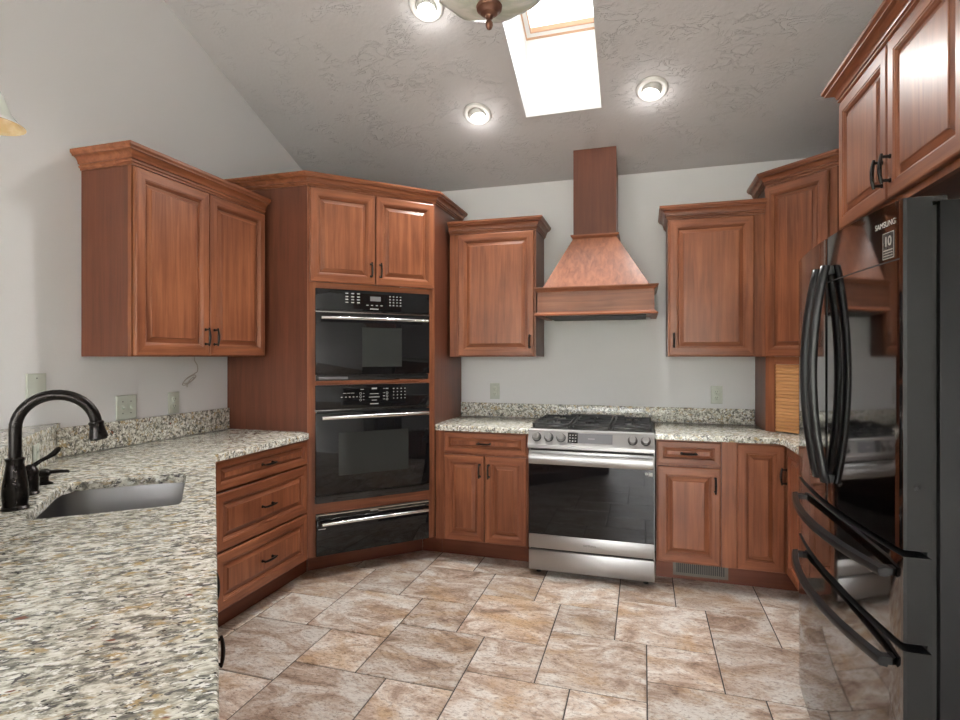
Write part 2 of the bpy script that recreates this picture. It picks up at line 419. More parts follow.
# white plastered shaft of the skylight
m = MB(M['shaft']); hs = .50
c4 = [(SKX0, SKY0), (SKX1, SKY0), (SKX1, SKY1), (SKX0, SKY1)]
for i in range(4):
    p, q = c4[i], c4[(i+1) % 4]
    m.face([(*p, cz(p[1])), (*q, cz(q[1])), (*q, cz(q[1])+hs), (*p, cz(p[1])+hs)])
struct(m.build('trim_1', smooth=0), 'white plastered shaft below the skylight', 'skylight shaft')
def slab(mb, x0, x1, y0, y1, dz, th, mi=0):
    lo = [(x0, y0, cz(y0)+dz), (x1, y0, cz(y0)+dz), (x1, y1, cz(y1)+dz), (x0, y1, cz(y1)+dz)]
    mb.loft([lo, [(x, y, z+th) for x, y, z in lo]], mi)
m = MB(M['vinyl'], M['pine'])
for (x0, x1, y0, y1) in ((SKX0, SKX1, SKY0, SKY0+.04), (SKX0, SKX1, SKY1-.04, SKY1), (SKX0, SKX0+.035, SKY0+.04, SKY1-.04), (SKX1-.035, SKX1, SKY0+.04, SKY1-.04)):
    slab(m, x0, x1, y0, y1, hs, .05, 0)
for (x0, x1, y0, y1) in ((SKX0, SKX1, SKY1-.010, SKY1), (SKX0, SKX0+.008, SKY0, SKY1-.01), (SKX0+.035, SKX1-.035, SKY1-.048, SKY1-.04), (SKX0+.035, SKX0+.043, SKY0+.04, SKY1-.048)):
    slab(m, x0, x1, y0, y1, hs-.006, .03, 1)
fr = struct(m.build('window_1', smooth=0), 'roof skylight with a white and pine frame above the shaft', 'skylight')
m = MB(M['pane']); m.face([(SKX0+.03, SKY0+.03, cz(SKY0+.03)+hs+.03), (SKX1-.03, SKY0+.03, cz(SKY0+.03)+hs+.03), (SKX1-.03, SKY1-.03, cz(SKY1-.03)+hs+.03), (SKX0+.03, SKY1-.03, cz(SKY1-.03)+hs+.03)])
m.build('pane', fr, smooth=0)
# walls
T = .12
def gable(name, x0, x1):
    m = MB(M['wall']); b = m.bm
    pr = [(YR, -.1), (YB, -.1), (YB, cz(YB)), (RIDGE, cz(RIDGE)), (YR, cz(YR))]
    m.loft([[(x0, y, z) for y, z in pr], [(x1, y, z) for y, z in pr]]); return struct(m.build(name, smooth=0))
gable('wall_left', XL-T, XL); gable('wall_right', XR, XR+T)
m = MB(M['wall']); m.box(XL-T, XR+T, YB, YB+T, -.1, cz(YB)); struct(m.build('wall_back', smooth=0))
m = MB(M['wall'])
xs = [XL-T, WIN[0][0], WIN[0][1], WIN[1][0], WIN[1][1], XR+T]; top = cz(YR)
for i in range(0, 6, 2): m.box(xs[i], xs[i+1], YR-T, YR, -.1, top)
for (a, b_, c, d) in WIN: m.box(a, b_, YR-T, YR, -.1, c); m.box(a, b_, YR-T, YR, d, top)
struct(m.build('wall_rear', smooth=0))
for k, (a, b_, c, d) in enumerate(WIN):
    m = MB(M['vinyl']); w = .06; y0, y1 = YR-.10, YR-.03
    m.box(a, b_, y0, y1, c, c+w); m.box(a, b_, y0, y1, d-w, d); m.box(a, a+w, y0, y1, c+w, d-w); m.box(b_-w, b_, y0, y1, c+w, d-w)
    m.box((a+b_)/2-w/2, (a+b_)/2+w/2, y0, y1, c+w, d-w)
    f = struct(m.build('window_%d' % (k+2), smooth=0))
    m = MB(M['pane']); m.face([(a+w, y0+.03, c+w), (b_-w, y0+.03, c+w), (b_-w, y0+.03, d-w), (a+w, y0+.03, d-w)]); m.build('pane', f, smooth=0)

# ------------------------------------------------------------------ cabinet kit
DOOR = [(0, .020), (0, .005), (.003, .0015), (.007, 0), (.044, 0), (.0455, .0025), (.050, .0025), (.0535, .007), (.057, .0085), (.060, .015), (.064, .015), (.067, .0125), (.083, .0065), (.0845, .0035), (.087, .0025)]
def door_steps(w, h):
    k = min(1.0, min(w, h)/2 / .105)
    return [(i*(k if i > .006 else 1), d) for i, d in DOOR]
def panel(parent, name, x0, x1, z0, z1, label=None, y=-.023):
    m = MB(M['wood_v'], M['wood_h'])
    st = door_steps(x1-x0, z1-z0)
    m.rectrings(x0, x1, z0, z1, st, y=y)
    # mitre joints of the frame
    return m.build(name, parent, smooth=0, label=label)
def pull(parent, x, z, vert=True, L=.096, y=-.023, proj=.030):
    """bail pull with two footed posts"""
    m = MB(M['bronze']); h = L/2
    for s_ in (-1, 1):
        c = (x, y, z+s_*h*.80) if vert else (x+s_*h*.80, y, z)
        m.lathe([(.0080, 0), (.0080, -.003), (.0050, -.006), (.0045, -proj+.004)], c, 10, axis='y')
    pts = []
    for k in range(9):
        t = -1 + 2*k/8; off = -proj + .006*t*t
        pts.append((x, y+off, z+t*h) if vert else (x+t*h, y+off, z))
    m.tube(pts, [.0045, .0055, .006, .0064, .0066, .0064, .006, .0055, .0045], 8)
    return m.build('handle', parent)
def crown_prof(z0, z1, out):
    h = z1-z0; p = [(-.004, z0), (.007, z0), (.007, z0+h*.10), (.011, z0+h*.115), (.015, z0+h*.15), (.015, z0+h*.22), (.010, z0+h*.235), (.010, z0+h*.30), (.018, z0+h*.31)]
    for k in range(7):
        a = R(90*k/6); p.append((.018 + (out*.80-.018)*(1-math.cos(a)), z0+h*(.31 + .36*math.sin(a))))
    return p + [(out*.84, z0+h*.67), (out*.84, z0+h*.74), (out*.90, z0+h*.77), (out, z0+h*.84), (out, z1), (-.004, z1)]
def pane_doors(t, xs, z0, z1, hands, hz=None):
    for (a, b_), hd in zip(xs, hands):
        d = panel(t, 'door', a, b_, z0, z1)
        if hd in ('l', 'r'):
            hx = b_-.028 if hd == 'r' else a+.028
            pull(d, hx, hz)
# --- left wall cupboard, frame: x along the wall towards the back wall
t = thing('wall_cabinet', 'two-door cherry wall cabinet hung on the left wall above the granite counter', 'cabinet', (-2.248, 1.932, 1.372), R(90))
m = MB(M['wood_side'], M['wood_v']); w = .905
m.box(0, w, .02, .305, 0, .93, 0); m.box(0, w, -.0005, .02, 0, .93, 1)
m.build('body', t, smooth=0)
pane_doors(t, [(.006, .447), (.453, w-.008)], .006, .872, 'rl', .105)
m = MB(M['wood_h']); m.sweep(crown_prof(.880, .965, .055), [(0, .305), (0, -.004), (w, -.004)], 1); m.build('crown_molding', t, smooth=20)
# filler strip to the tall cabinet
# --- tall corner oven cabinet
LC = Vector((-1.965, 2.88)); q = math.sqrt(.5); FW = .845
RC = LC + Vector((q, q))*FW
t = thing('oven_cabinet', 'tall cherry corner cabinet housing the black ovens', 'cabinet', (LC.x, LC.y, 0), R(45))
inv = lambda x, y: (((x-LC.x)*q + (y-LC.y)*q), (-(x-LC.x)*q + (y-LC.y)*q))
pl = inv(XL+.001, 2.88); pc = inv(XL+.001, YB-.001); pb = inv(RC.x, YB-.001)
# body shell: side panels, back corner, top, face frame with openings for the three appliances
Z0, ZT = .14, 2.43
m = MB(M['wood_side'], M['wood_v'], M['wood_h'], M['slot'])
def wallseg(mb, p, r_, z0, z1, th, mi):
    p, r_ = Vector(p), Vector(r_); d = (r_-p).normalized(); n_ = Vector((-d.y, d.x))*th
    mb.loft([[(*p, z), (*r_, z), (*(r_+n_), z), (*(p+n_), z)] for z in (z0, z1)], mi)
wallseg(m, pl, (0, 0), Z0, ZT, .018, 0); wallseg(m, (FW, 0), pb, Z0, ZT, .018, 0)
m.prism([pl, (0, .02), (FW, .02), pb, pc], ZT-.02, ZT-.002, 0)
m.prism([pl, (0, .02), (FW, .02), pb, pc], Z0, Z0+.018, 0)
FXA, FXB = .052, .793   # appliance opening
m.box(0, FXA, 0, .02, Z0, ZT, 1); m.box(FXB, FW, 0, .02, Z0, ZT, 1)
for (a, b_) in ((.1405, .1445), (.402, .466), (1.196, 1.222), (1.792, 1.83), (2.40, 2.43)): m.box(FXA, FXB, 0, .02, a, b_, 2)
m.box(FXA, FXB, .55, .56, Z0, ZT, 3)
m.build('body', t, smooth=0)
m = MB(M['wood_kick']); 
wallseg(m, (.035, .17), (.826, .17), 0, .1395, .02, 0); wallseg(m, inv(-1.500, 3.585), inv(-1.354, 3.585), 0, .1395, .02, 0); m.build('toe_kick', t, smooth=0)
pane_doors(t, [(.014, .421), (.427, .833)], 1.832, 2.405, 'rl', 1.925)
m = MB(M['wood_h']); m.sweep(crown_prof(2.418, 2.49, .052), [pl, (0, 0), (FW, 0), pb], 1); m.build('crown_molding', t, smooth=20)
m = MB(M['wood_v'])
m.box(.003, .012, -.004, 0, .145, 2.41); m.box(FW-.012, FW-.003, -.004, 0, .145, 2.41); m.build('stile_bead', t, smooth=0)
# --- appliances in the tall cabinet (same frame)
def bar_handle(parent, x0, x1, z, y, r=.009, posts=True, mat='chrome', proj=.04):
    m = MB(M[mat]); m.tube([(x0, y-proj, z), (x0+.004, y-proj, z), (x1-.004, y-proj, z), (x1, y-proj, z)], [r*.9, r, r, r*.9], 14)
    for x in (x0+.08, x1-.08): m.box(x-.008, x+.008, y-proj, y, z-.006, z+.006, bev=.002)
    return m.build('handle', parent)
def marks(name, parent, items, y=-.0215):
    """print on glass: one connected sheet, its faces either glass or print"""
    m = MB(M['print'], M['black_glass'])
    r6 = lambda v: round(v, 5)
    xs = sorted({r6(x+s_*w_/2) for x, z, w_, h_ in items for s_ in (-1, 1)}); zs = sorted({r6(z+s_*h_/2) for x, z, w_, h_ in items for s_ in (-1, 1)})
    V = {}
    def v(a, b_):
        if (a, b_) not in V: V[(a, b_)] = m.bm.verts.new((a, y, b_))
        return V[(a, b_)]
    for a, a2 in zip(xs, xs[1:]):
        for b_, b2 in zip(zs, zs[1:]):
            cx_, cz_ = (a+a2)/2, (b_+b2)/2
            f = m.bm.faces.new([v(a, b_), v(a2, b_), v(a2, b2), v(a, b2)])
            f.material_index = 0 if any(abs(cx_-x) < w_/2 and abs(cz_-z) < h_/2 for x, z, w_, h_ in items) else 1
    return m.build(name, parent, smooth=0)
def ringmark(mb, x, z, r, y):
    k = 14; o = [(x+r*math.cos(2*math.pi*i/k), y, z+r*math.sin(2*math.pi*i/k)) for i in range(k)]
    i_ = [(x+r*.72*math.cos(2*math.pi*i/k), y, z+r*.72*math.sin(2*math.pi*i/k)) for i in range(k)]
    vo = [mb.bm.verts.new(p) for p in o]; vi = [mb.bm.verts.new(p) for p in i_]
    for i in range(k): mb.bm.faces.new([vo[i], vo[(i+1) % k], vi[(i+1) % k], vi[i]])
AX0, AX1 = .046, .797
def app(name, label, cat, z):
    return thing(name, label, cat, (LC.x, LC.y, z), R(45))
# microwave oven
z0 = 1.2225; t = app('microwave_oven', 'black built-in microwave oven, topmost appliance in the corner cabinet', 'microwave', z0)
m = MB(M['black']); m.box(AX0+.012, AX1-.012, .0, .42, 0.006, .568); m.build('case', t, smooth=0)
m = MB(M['black_glass'], M['black']); m.box(AX0, AX1, -.021, -.001, .440, .570, 0, .002); m.box(AX0, AX1, -.012, -.001, .430, .440, 1); cp = m.build('control_panel', t)
it = []
for i, x in enumerate((.238, .275, .312)):
    for z in (.547, .527, .509, .491)[:(4 if i != 1 else 4)]: it.append((x, z, .018, .0065))
for x in (.370, .400, .432, .463): it.append((x, .478, .014, .005))
for i in range(4):
    for j in range(4): it.append((.520+i*.024, .540-j*.019, .010, .006))
it.append((.415, .455, .055, .006))
it = [(x, z, w_, h_) for (x, z, w_, h_) in it]
marks('panel_print', cp, it)
m = MB(M['lcd']); m.box(.388, .458, -.0222, -.021, .505, .535); m.build('display', cp, smooth=0)
m = MB(M['black_glass'], M['window_glass'], M['chrome'])
m.box(AX0, AX1, -.024, -.001, .038, .428, 0, .002); m.box(.335, .600, -.0245, -.0238, .085, .335, 1); m.box(AX0, AX1, -.026, -.020, .424, .430, 2)
d = m.build('door', t); bar_handle(d, AX0+.026, AX1-.024, .388, -.024, .010)
m = MB(M['black'], M['rubber'], M['lcd']); m.box(AX0+.004, AX1-.004, -.016, -.001, .004, .034, 0)
for k in range(3): m.box(AX0+.02, AX1-.02, -.0165, -.016, .009+k*.008, .012+k*.008, 1)
m.box(AX0+.02, AX0+.20, -.0172, -.016, .008, .026, 2)
m.build('vent_grille', t, smooth=0)
# wall oven
z0 = .4665; t = app('wall_oven', 'black built-in wall oven with wide glass door below the microwave', 'oven', z0)
m = MB(M['black']); m.box(AX0+.012, AX1-.012, 0, .52, .006, .724); m.build('case', t, smooth=0)
m = MB(M['black_glass'], M['black']); m.box(AX0, AX1, -.021, -.001, .580, .728, 0, .002); m.box(AX0, AX1, -.014, -.001, .566, .580, 1); cp = m.build('control_panel', t)
it = [(.415, .702, .034, .010), (.415, .668, .060, .004), (.415, .647, .070, .004), (.415, .627, .034, .004), (.415, .604, .055, .006), (.480, .700, .012, .003), (.500, .700, .018, .005),
      (.335, .698, .022, .003), (.480, .672, .014, .003), (.480, .652, .014, .003), (.480, .632, .014, .003), (.345, .672, .010, .003), (.345, .652, .010, .003), (.345, .632, .010, .003)]
for x in (.225, .250, .275): it.append((x, .676, .020, .003))
for x in (.205, .232, .256, .280, .302): it.append((x, .652, .010, .005))
for i in range(4):
    for j in range(4): it.append((.545+i*.026, .698-j*.021, .007 if j else .010, .006))
marks('panel_print', cp, it)
for x in (.325, .500):
    for z in (.672, .652, .631):
        m = MB(M['print']); ringmark(m, x, z, .0075, -.0222); m.build('button', cp, smooth=0)
m = MB(M['black_glass'], M['window_glass'], M['chrome'])
m.box(AX0, AX1, -.026, -.001, .052, .560, 0, .003); m.box(.185, .645, -.0268, -.0258, .165, .432, 1); m.box(AX0, AX1, -.022, -.018, .572, .576, 2)
d = m.build('door', t); bar_handle(d, AX0+.030, AX1-.024, .532, -.026, .0125, proj=.045)
m = MB(M['black'], M['chrome']); m.box(AX0, AX1, -.020, -.001, .004, .048, 0); m.box(AX0, AX1, -.0235, -.020, .043, .048, 0); m.build('vent_grille', t, smooth=0)
# warming drawer
z0 = .1450; t = app('warming_drawer', 'black warming drawer with long bar handle at the foot of the corner cabinet', 'drawer', z0)
m = MB(M['black']); m.box(AX0+.012, AX1-.012, 0, .50, .018, .252); m.build('case', t, smooth=0)
m = MB(M['black_glass'], M['black'], M['chrome']); m.box(AX0+.004, AX1-.002, -.022, -.001, .002, .222, 0, .002); m.box(AX0+.004, AX1-.002, -.020, -.001, .228, .256, 1)
m.box(AX0+.004, AX1-.002, -.023, -.019, .250, .2545, 2); m.box(AX0+.02, AX1-.03, -.0215, -.0195, .232, .2345, 2)
d = m.build('drawer_front', t); bar_handle(d, AX0+.032, AX1-.022, .205, -.022, .0105)
marks('logo_print', d, [(.085, .168, .045, .004), (.415, .243, .05, .006)], -.0226)

# --- back wall cupboards
FYU = 3.72
t = thing('wall_cabinet', 'single-door cherry wall cabinet between the oven cabinet and the wooden hood', 'cabinet', (-1.345, FYU, 1.372), 0)
m = MB(M['wood_side'], M['wood_v']); w = .632
m.box(0, w, .02, YB-FYU-.002, 0, .93, 0); m.box(0, w, -.0005, .02, 0, .93, 1); m.build('body', t, smooth=0)
pane_doors(t, [(.07, w-.010)], .006, .872, 'r', .105)
m = MB(M['wood_h']); m.sweep(crown_prof(.880, .963, .052), [(0, -.004), (w, -.004), (w, YB-FYU-.002)], 1); m.build('crown_molding', t, smooth=20)
t = thing('wall_cabinet', 'single-door cherry wall cabinet to the right of the wooden hood', 'cabinet', (.150, FYU, 1.372), 0)
w = .568
m = MB(M['wood_side'], M['wood_v']); m.box(0, w, .02, YB-FYU-.002, 0, .93, 0); m.box(0, w, -.0005, .02, 0, .93, 1); m.build('body', t, smooth=0)
pane_doors(t, [(.008, .503)], .006, .872, 'l', .105)
m = MB(M['wood_h']); m.sweep(crown_prof(.880, .963, .052), [(0, YB-FYU-.002), (0, -.004), (w, -.004)], 1); m.build('crown_molding', t, smooth=20)
# --- right corner cupboard reaching the counter, with tambour garage
DC = Vector((.72, 3.72)); DW = .42
t = thing('corner_wall_cabinet', 'tall diagonal cherry corner cabinet with rolling tambour garage on the counter', 'cabinet', (DC.x, DC.y, .9155), R(-45))
iv = lambda x, y: (((x-DC.x)*q - (y-DC.y)*q), ((x-DC.x)*q + (y-DC.y)*q))
a0 = iv(DC.x, YB-.001); a1 = iv(XR-.001, YB-.001); a2 = iv(XR-.001, DC.y-DW*q)
ZB = 1.372-.9155; ZTT = 2.43-.9155
m = MB(M['wood_side'], M['wood_v'], M['wood_h'])
m.prism([(0, 0), (DW, 0), a2, a1, a0], ZB, ZTT, 0)
wallseg(m, a0, (0, 0), 0, ZB, .018, 0); wallseg(m, (DW, 0), a2, 0, ZB, .018, 0)
m.box(0, DW, -.0006, -.0001, ZB, ZTT, 1)
m.box(0, .058, -.001, -.0002, 0, ZB, 1); m.box(.001, .058, .0, .018, 0, ZB-.001, 1); m.box(DW-.058, DW, -.001, .018, 0, ZB-.001, 1); m.box(.058, DW-.058, -.001, .018, ZB-.045, ZB-.001, 2)
m.build('body', t, smooth=0)
pane_doors(t, [(.006, .380)], ZB+.004, 2.405-.9155, 'x', None)
m = MB(M['wood_tambour'])
for k in range(20):
    z = .004 + k*.0203; m.loft([[(x, y, zz) for y, zz in ((.016, z), (.010, z+.003), (.008, z+.010), (.010, z+.0175), (.016, z+.0203))] for x in (.058, DW-.058)], 0)
m.build('tambour_door', t, smooth=50)
m = MB(M['wood_h']); m.sweep(crown_prof(2.418-.9155, 2.495-.9155, .052), [a0, (0, 0), (DW, 0), a2], 1); m.build('crown_molding', t, smooth=20)
# --- deep cabinet over the refrigerator
t = thing('wall_cabinet', 'deep two-door cherry cabinet mounted over the refrigerator', 'cabinet', (.78, 2.545, 1.86), R(-90))
w = .93
m = MB(M['wood_side'], M['wood_v']); m.box(0, w, .02, XR-.78-.001, 0, .58, 0); m.box(0, w, -.0005, .02, 0, .58, 1); m.build('body', t, smooth=0)
pane_doors(t, [(.010, .462), (.468, .920)], .022, .532, 'rl', .115)
m = MB(M['wood_h']); m.sweep(crown_prof(.538, .618, .062), [(0, XR-.78-.001), (0, -.004), (w, -.004), (w, XR-.78-.001)], 1); m.build('crown_molding', t, smooth=20)

# ------------------------------------------------------------------ base cabinets
FYB = 3.46; DZ = .135
def base_body(t, w, depth, x0=0, kick=(0, None), kd=.125):
    m = MB(M['wood_side'], M['wood_v']); m.box(x0, w, .02, depth, .14, .8795, 0); m.box(x0, w, 0, .02, .14, .8795, 1); m.build('body', t, smooth=0)
    m = MB(M['wood_kick']); m.box(x0+kick[0], (kick[1] or w), kd, kd+.02, 0, .14); m.build('toe_kick', t, smooth=0)
t = thing('base_cabinet', 'cherry base cabinet with two doors and a drawer left of the range', 'cabinet', (-1.352, FYB, 0), 0)
base_body(t, .640, YB-FYB-.002)
d = panel(t, 'drawer_front', .068, .632, .732, .868); pull(d, .350, .800, False)
pane_doors(t, [(.068, .347), (.353, .632)], .148, .718, 'rl', .622)
t = thing('base_cabinet', 'narrow cherry base cabinet with one door and a drawer right of the range', 'cabinet', (.074, FYB, 0), 0)
base_body(t, .362, YB-FYB-.002)
d = panel(t, 'drawer_front', .006, .355, .732, .868); pull(d, .181, .800, False)
pane_doors(t, [(.006, .355)], .148, .718, 'r', .622)
# corner base
t = thing('corner_base_cabinet', 'cherry corner base cabinet with two doors meeting at the inside corner', 'cabinet', (.438, FYB, 0), 0)
cxr = .79-.438; dep = YB-FYB-.002; yend = 2.56-FYB
m = MB(M['wood_side'], M['wood_v'])
m.prism([(0, 0), (cxr, 0), (cxr, yend), (XR-.438-.001, yend), (XR-.438-.001, dep), (0, dep)], .14, .8795, 0)
m.box(0, cxr, -.0006, -.0001, .14, .8795, 1); m.build('body', t, smooth=0)
m = MB(M['wood_kick']); m.box(0, cxr+.13, .125, .145, 0, .14); m.box(cxr+.11, cxr+.13, yend, .125, 0, .14); m.build('toe_kick', t, smooth=0)
panel(t, 'door', .080, cxr-.024, .148, .868)
g_ = MB(M['wood_v'], M['wood_h']); g_.rectrings(.022, .330, .148, .868, door_steps(.308, .72), y=-.020)
xf = Matrix.Translation((cxr, 0, 0)) @ Matrix.Rotation(R(-90), 4, 'Z')
d = g_.build('door', t, smooth=0, xf=xf)
hm = pull(d, .055, .70); hm.data.transform(xf)
# right-hand run cabinet hidden partly by the refrigerator
# left drawer base
t = thing('drawer_base_cabinet', 'three-drawer cherry base cabinet below the left counter', 'cabinet', (-1.962, 2.06, 0), R(90))
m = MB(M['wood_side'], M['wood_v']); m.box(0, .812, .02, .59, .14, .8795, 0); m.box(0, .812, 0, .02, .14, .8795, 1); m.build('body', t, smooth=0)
m = MB(M['wood_kick']); m.box(0, .955, .10, .12, 0, .1395); m.build('toe_kick', t, smooth=0)
for (a, b_) in ((.727, .870), (.435, .715), (.148, .423)):
    d = panel(t, 'drawer_front', .052, .790, a, b_); pull(d, .421, (a+b_)/2, False, L=.10)
# peninsula, frame: x runs back from the camera end, y into the cabinets
AN = R(42.7); U = Vector((math.sin(AN), -math.cos(AN))); NN = Vector((math.cos(AN), math.sin(AN)))
def uv(u, v): p = U*u + NN*v; return (p.x, p.y)
PH = R(132.7)
o = uv(-.40, -.038)
t = thing('sink_base_cabinet', 'cherry sink base cabinet below the diagonal granite counter', 'cabinet', (o[0], o[1], 0), PH)
Lp = 2.82-.40-.06
m = MB(M['wood_side'], M['wood_v'])
m.box(0, Lp-.62, .02, .582, .14, .66, 0); m.box(0, 2.385, 0, .02, .14, .8795, 1); m.box(0, .018, .02, .600, .66, .8795, 0); m.box(0, 1.50, .582, .600, .66, .8795, 0); m.build('body', t, smooth=0)
m = MB(M['wood_kick']); m.box(0.02, Lp-.1, .10, .12, 0, .14); m.build('toe_kick', t, smooth=0)
xs_ = [(.02, .50), (.506, 1.00), (1.02, 1.49), (1.496, 1.95)]
for i, (a, b_) in enumerate(xs_):
    d = panel(t, 'door', a, b_, .148, .868)
    if i == 2: pull(d, 1.46, .462, proj=.040)
    elif i == 3: pull(d, 1.53, .635, proj=.026)
    else: pull(d, b_-.03 if i == 0 else a+.03, .62, proj=.03)

# ------------------------------------------------------------------ granite
def counter(name, outer, holes=(), z0=.880, z1=.914, bev=.006):
    b = bmesh.new(); es = []
    def loop(pts):
        vs = [b.verts.new((*p, z1)) for p in pts]
        for i in range(len(vs)): es.append(b.edges.new((vs[i], vs[(i+1) % len(vs)])))
    loop(outer)
    for h in holes: loop(h)
    bmesh.ops.triangle_fill(b, use_beauty=True, edges=es, normal=(0, 0, 1))
    top = b.faces[:]
    r = bmesh.ops.extrude_face_region(b, geom=top)
    bmesh.ops.translate(b, verts=[v for v in r['geom'] if isinstance(v, bmesh.types.BMVert)], vec=(0, 0, z0-z1))
    bmesh.ops.recalc_face_normals(b, faces=b.faces[:])
    ed = [e_ for e_ in b.edges if len(e_.link_faces) == 2 and abs(e_.verts[0].co.z-z1) < 1e-5 and abs(e_.verts[1].co.z-z1) < 1e-5 and e_.calc_face_angle(0) > 1]
    bmesh.ops.bevel(b, geom=ed, offset=bev, segments=3, affect='EDGES', profile=.5)
    mm = MB(M['granite']); mm.bm.free(); mm.bm = b
    return mm.build(name, smooth=30)
def rrect_uv(u0, u1, v0, v1, r, seg=8):
    out = []
    for (cu, cv, a0_) in ((u1-r, v1-r, 0), (u0+r, v1-r, 90), (u0+r, v0+r, 180), (u1-r, v0+r, 270)):
        for k in range(seg+1):
            a = R(a0_+90*k/seg); out.append((cu+r*math.cos(a), cv+r*math.sin(a)))
    return out
# sink outline in (u, v): straight towards the kitchen, wavy back that clears the taps
sink_uv = [(-1.955, -.095), (-2.385, -.098), (-2.42, -.11), (-2.435, -.15), (-2.445, -.28), (-2.445, -.40), (-2.43, -.455), (-2.39, -.485), (-2.32, -.492), (-2.20, -.488), (-2.08, -.488), (-1.985, -.488),
           (-1.945, -.475), (-1.928, -.44), (-1.925, -.30), (-1.925, -.125), (-1.932, -.103)]
hole = [uv(*p) for p in sink_uv]
# where the edge line v=0 meets x=-1.91
outer = [(-2.534, 2.878), (-1.985, 2.878), (-1.922, 2.835), (-1.912, 2.815), (-1.91, 2.79), (-1.91, 2.078), uv(-.37, .006), uv(-.35, -.014), uv(-.35, -.6385)]
# v=-.6385 meets x=XL+.021
yv = (-.6385 - NN.x*(XL+.021))/NN.y
outer.append((XL+.021, yv))
c = counter('countertop', outer, [hole]); tag(c, 'speckled beige granite countertop of the sink peninsula and left wall', 'countertop')
c = counter('countertop', [(-1.3655, YB-.022), (-1.3655, 3.50), (-1.345, 3.425), (-1.33, 3.41), (-.698, 3.41), (-.698, YB-.022)])
tag(c, 'short granite countertop left of the range beside the oven cabinet', 'countertop')
c = counter('countertop', [(.068, YB-.022), (.068, 3.41), (.725, 3.41), (.745, 3.39), (.745, 2.57), (XR-.001, 2.57), (XR-.001, YB-.022)])
tag(c, 'granite countertop right of the range turning the corner to the refrigerator', 'countertop')
m = MB(M['granite']); m.box(XL+.0005, XL+.0205, yv+.004, 2.878, .9145, 1.046, bev=.003); tag(m.build('backsplash'), 'low granite backsplash strip along the left wall', 'backsplash')
m = MB(M['granite']); m.box(-1.3655, .715, YB-.0215, YB-.0005, .9145, 1.018, bev=.003); tag(m.build('backsplash'), 'low granite backsplash strip along the back wall behind the range', 'backsplash')
# raised bar: granite-faced knee wall with a granite ledge
t = thing('raised_bar', 'raised granite ledge behind the sink and faucet', 'bar ledge', (0, 0, 0), 0)
def vline(v, x): return (x, (v - NN.x*x)/NN.y)
m = MB(M['granite']); m.prism([vline(-.640, XL+.002), uv(-.35, -.640), uv(-.35, -.660), vline(-.660, XL+.002)], .60, 1.0365); m.build('front_face', t, smooth=0)
m = MB(M['granite']); m.prism([vline(-.632, XL+.002), uv(-.34, -.632), uv(-.34, -.95), vline(-.95, XL+.002)], 1.037, 1.070, bev=.004); m.build('ledge_top', t)
m = MB(M['wall']); m.prism([vline(-.661, XL+.002), uv(-.36, -.661), uv(-.36, -.80), vline(-.80, XL+.002)], 0, 1.0365); m.build('knee_wall', t, smooth=0)
# sink bowl
t = thing('sink', 'stainless steel undermount sink set in the granite peninsula', 'sink', (*uv(-2.18, -.29), .72), 0)
cu, cv = -2.18, -.29
def ring(sc, z, off=0): 
    out = []
    for (u, v) in sink_uv:
        du, dv = u-cu, v-cv; p = U*(du*sc+math.copysign(off, du)) + NN*(dv*sc+math.copysign(off, dv)); out.append((p.x, p.y, z))
    return out
m = MB(M['steel_sink'])
m.loft([ring(1.07, .159), ring(1.015, .159), ring(1.01, .155), ring(.995, .04), ring(.97, .018), ring(.90, .006), ring(.5, .001), ring(.12, 0)], cap0=False)
m.build('bowl', t, smooth=45)
m = MB(M['chrome'], M['rubber']); m.lathe([(.045, .0065), (.043, .0085), (.034, .006), (.032, .003)], (0, 0, 0), 24, cap0=False); m.lathe([(.032, .0035), (.006, .0038)], (0, 0, 0), 20, 1, cap0=False); m.build('drain', t)
# faucet
fb = uv(-2.082, -.537)
t = thing('faucet', 'dark bronze gooseneck faucet arching over the sink', 'faucet', (fb[0], fb[1], .9145), AN)
# local +x = NN (towards the kitchen)
m = MB(M['bronze'])
m.lathe([(.035, 0), (.035, .004), (.030, .010), (.030, .016), (.032, .032), (.0325, .050), (.031, .075), (.0265, .105), (.0225, .130), (.0215, .140), (.0245, .146), (.0245, .152), (.016, .155)], seg=32)
m.build('base', t)
m = MB(M['bronze']); pts = [(0, 0, .150), (0, 0, .19), (0, 0, .236)]; ra = .101
for k in range(1, 21):
    a = R(180 - 172*k/20); pts.append((ra + ra*math.cos(a), 0, .238 + ra*math.sin(a)))
m.tube(pts, .0162, 18); m.build('spout', t)
a = R(8); ex, ez = ra+ra*math.cos(a), .238+ra*math.sin(a); dx, dz = math.sin(a)*1.0, -math.cos(a)
m = MB(M['bronze'], M['rubber']); P0 = Vector((ex, 0, ez)); dr = Vector((.14, 0, -1)).normalized()
def along(s_): return P0 + dr*s_
m.tube([along(s_) for s_ in (-.002, .002, .006, .012, .030, .048, .052)], [.0165, .021, .0215, .0195, .0225, .0265, .0270], 20)
m.tube([along(.052), along(.058)], [.024, .022], 20, 1); m.build('spray_head', t)
hb = uv(-2.286, -.552)
t = thing('faucet_lever', 'dark bronze single lever handle beside the faucet', 'faucet handle', (hb[0], hb[1], .9145), AN)
m = MB(M['bronze']); m.lathe([(.027, 0), (.028, .004), (.024, .009), (.025, .03), (.0255, .050), (.0235, .062), (.0255, .066), (.0255, .072), (.023, .080), (.015, .092), (.006, .098)]); m.build('base', t)
m = MB(M['bronze']); pts = [(0, 0, .085), (.014, .003, .096), (.028, .009, .107), (.044, .016, .115), (.059, .022, .125), (.071, .027, .139), (.076, .029, .146)]
m.tube(pts, [.009, .0075, .006, .007, .0095, .009, .005], 12); m.build('lever', t)
sb = uv(-2.445, -.549)
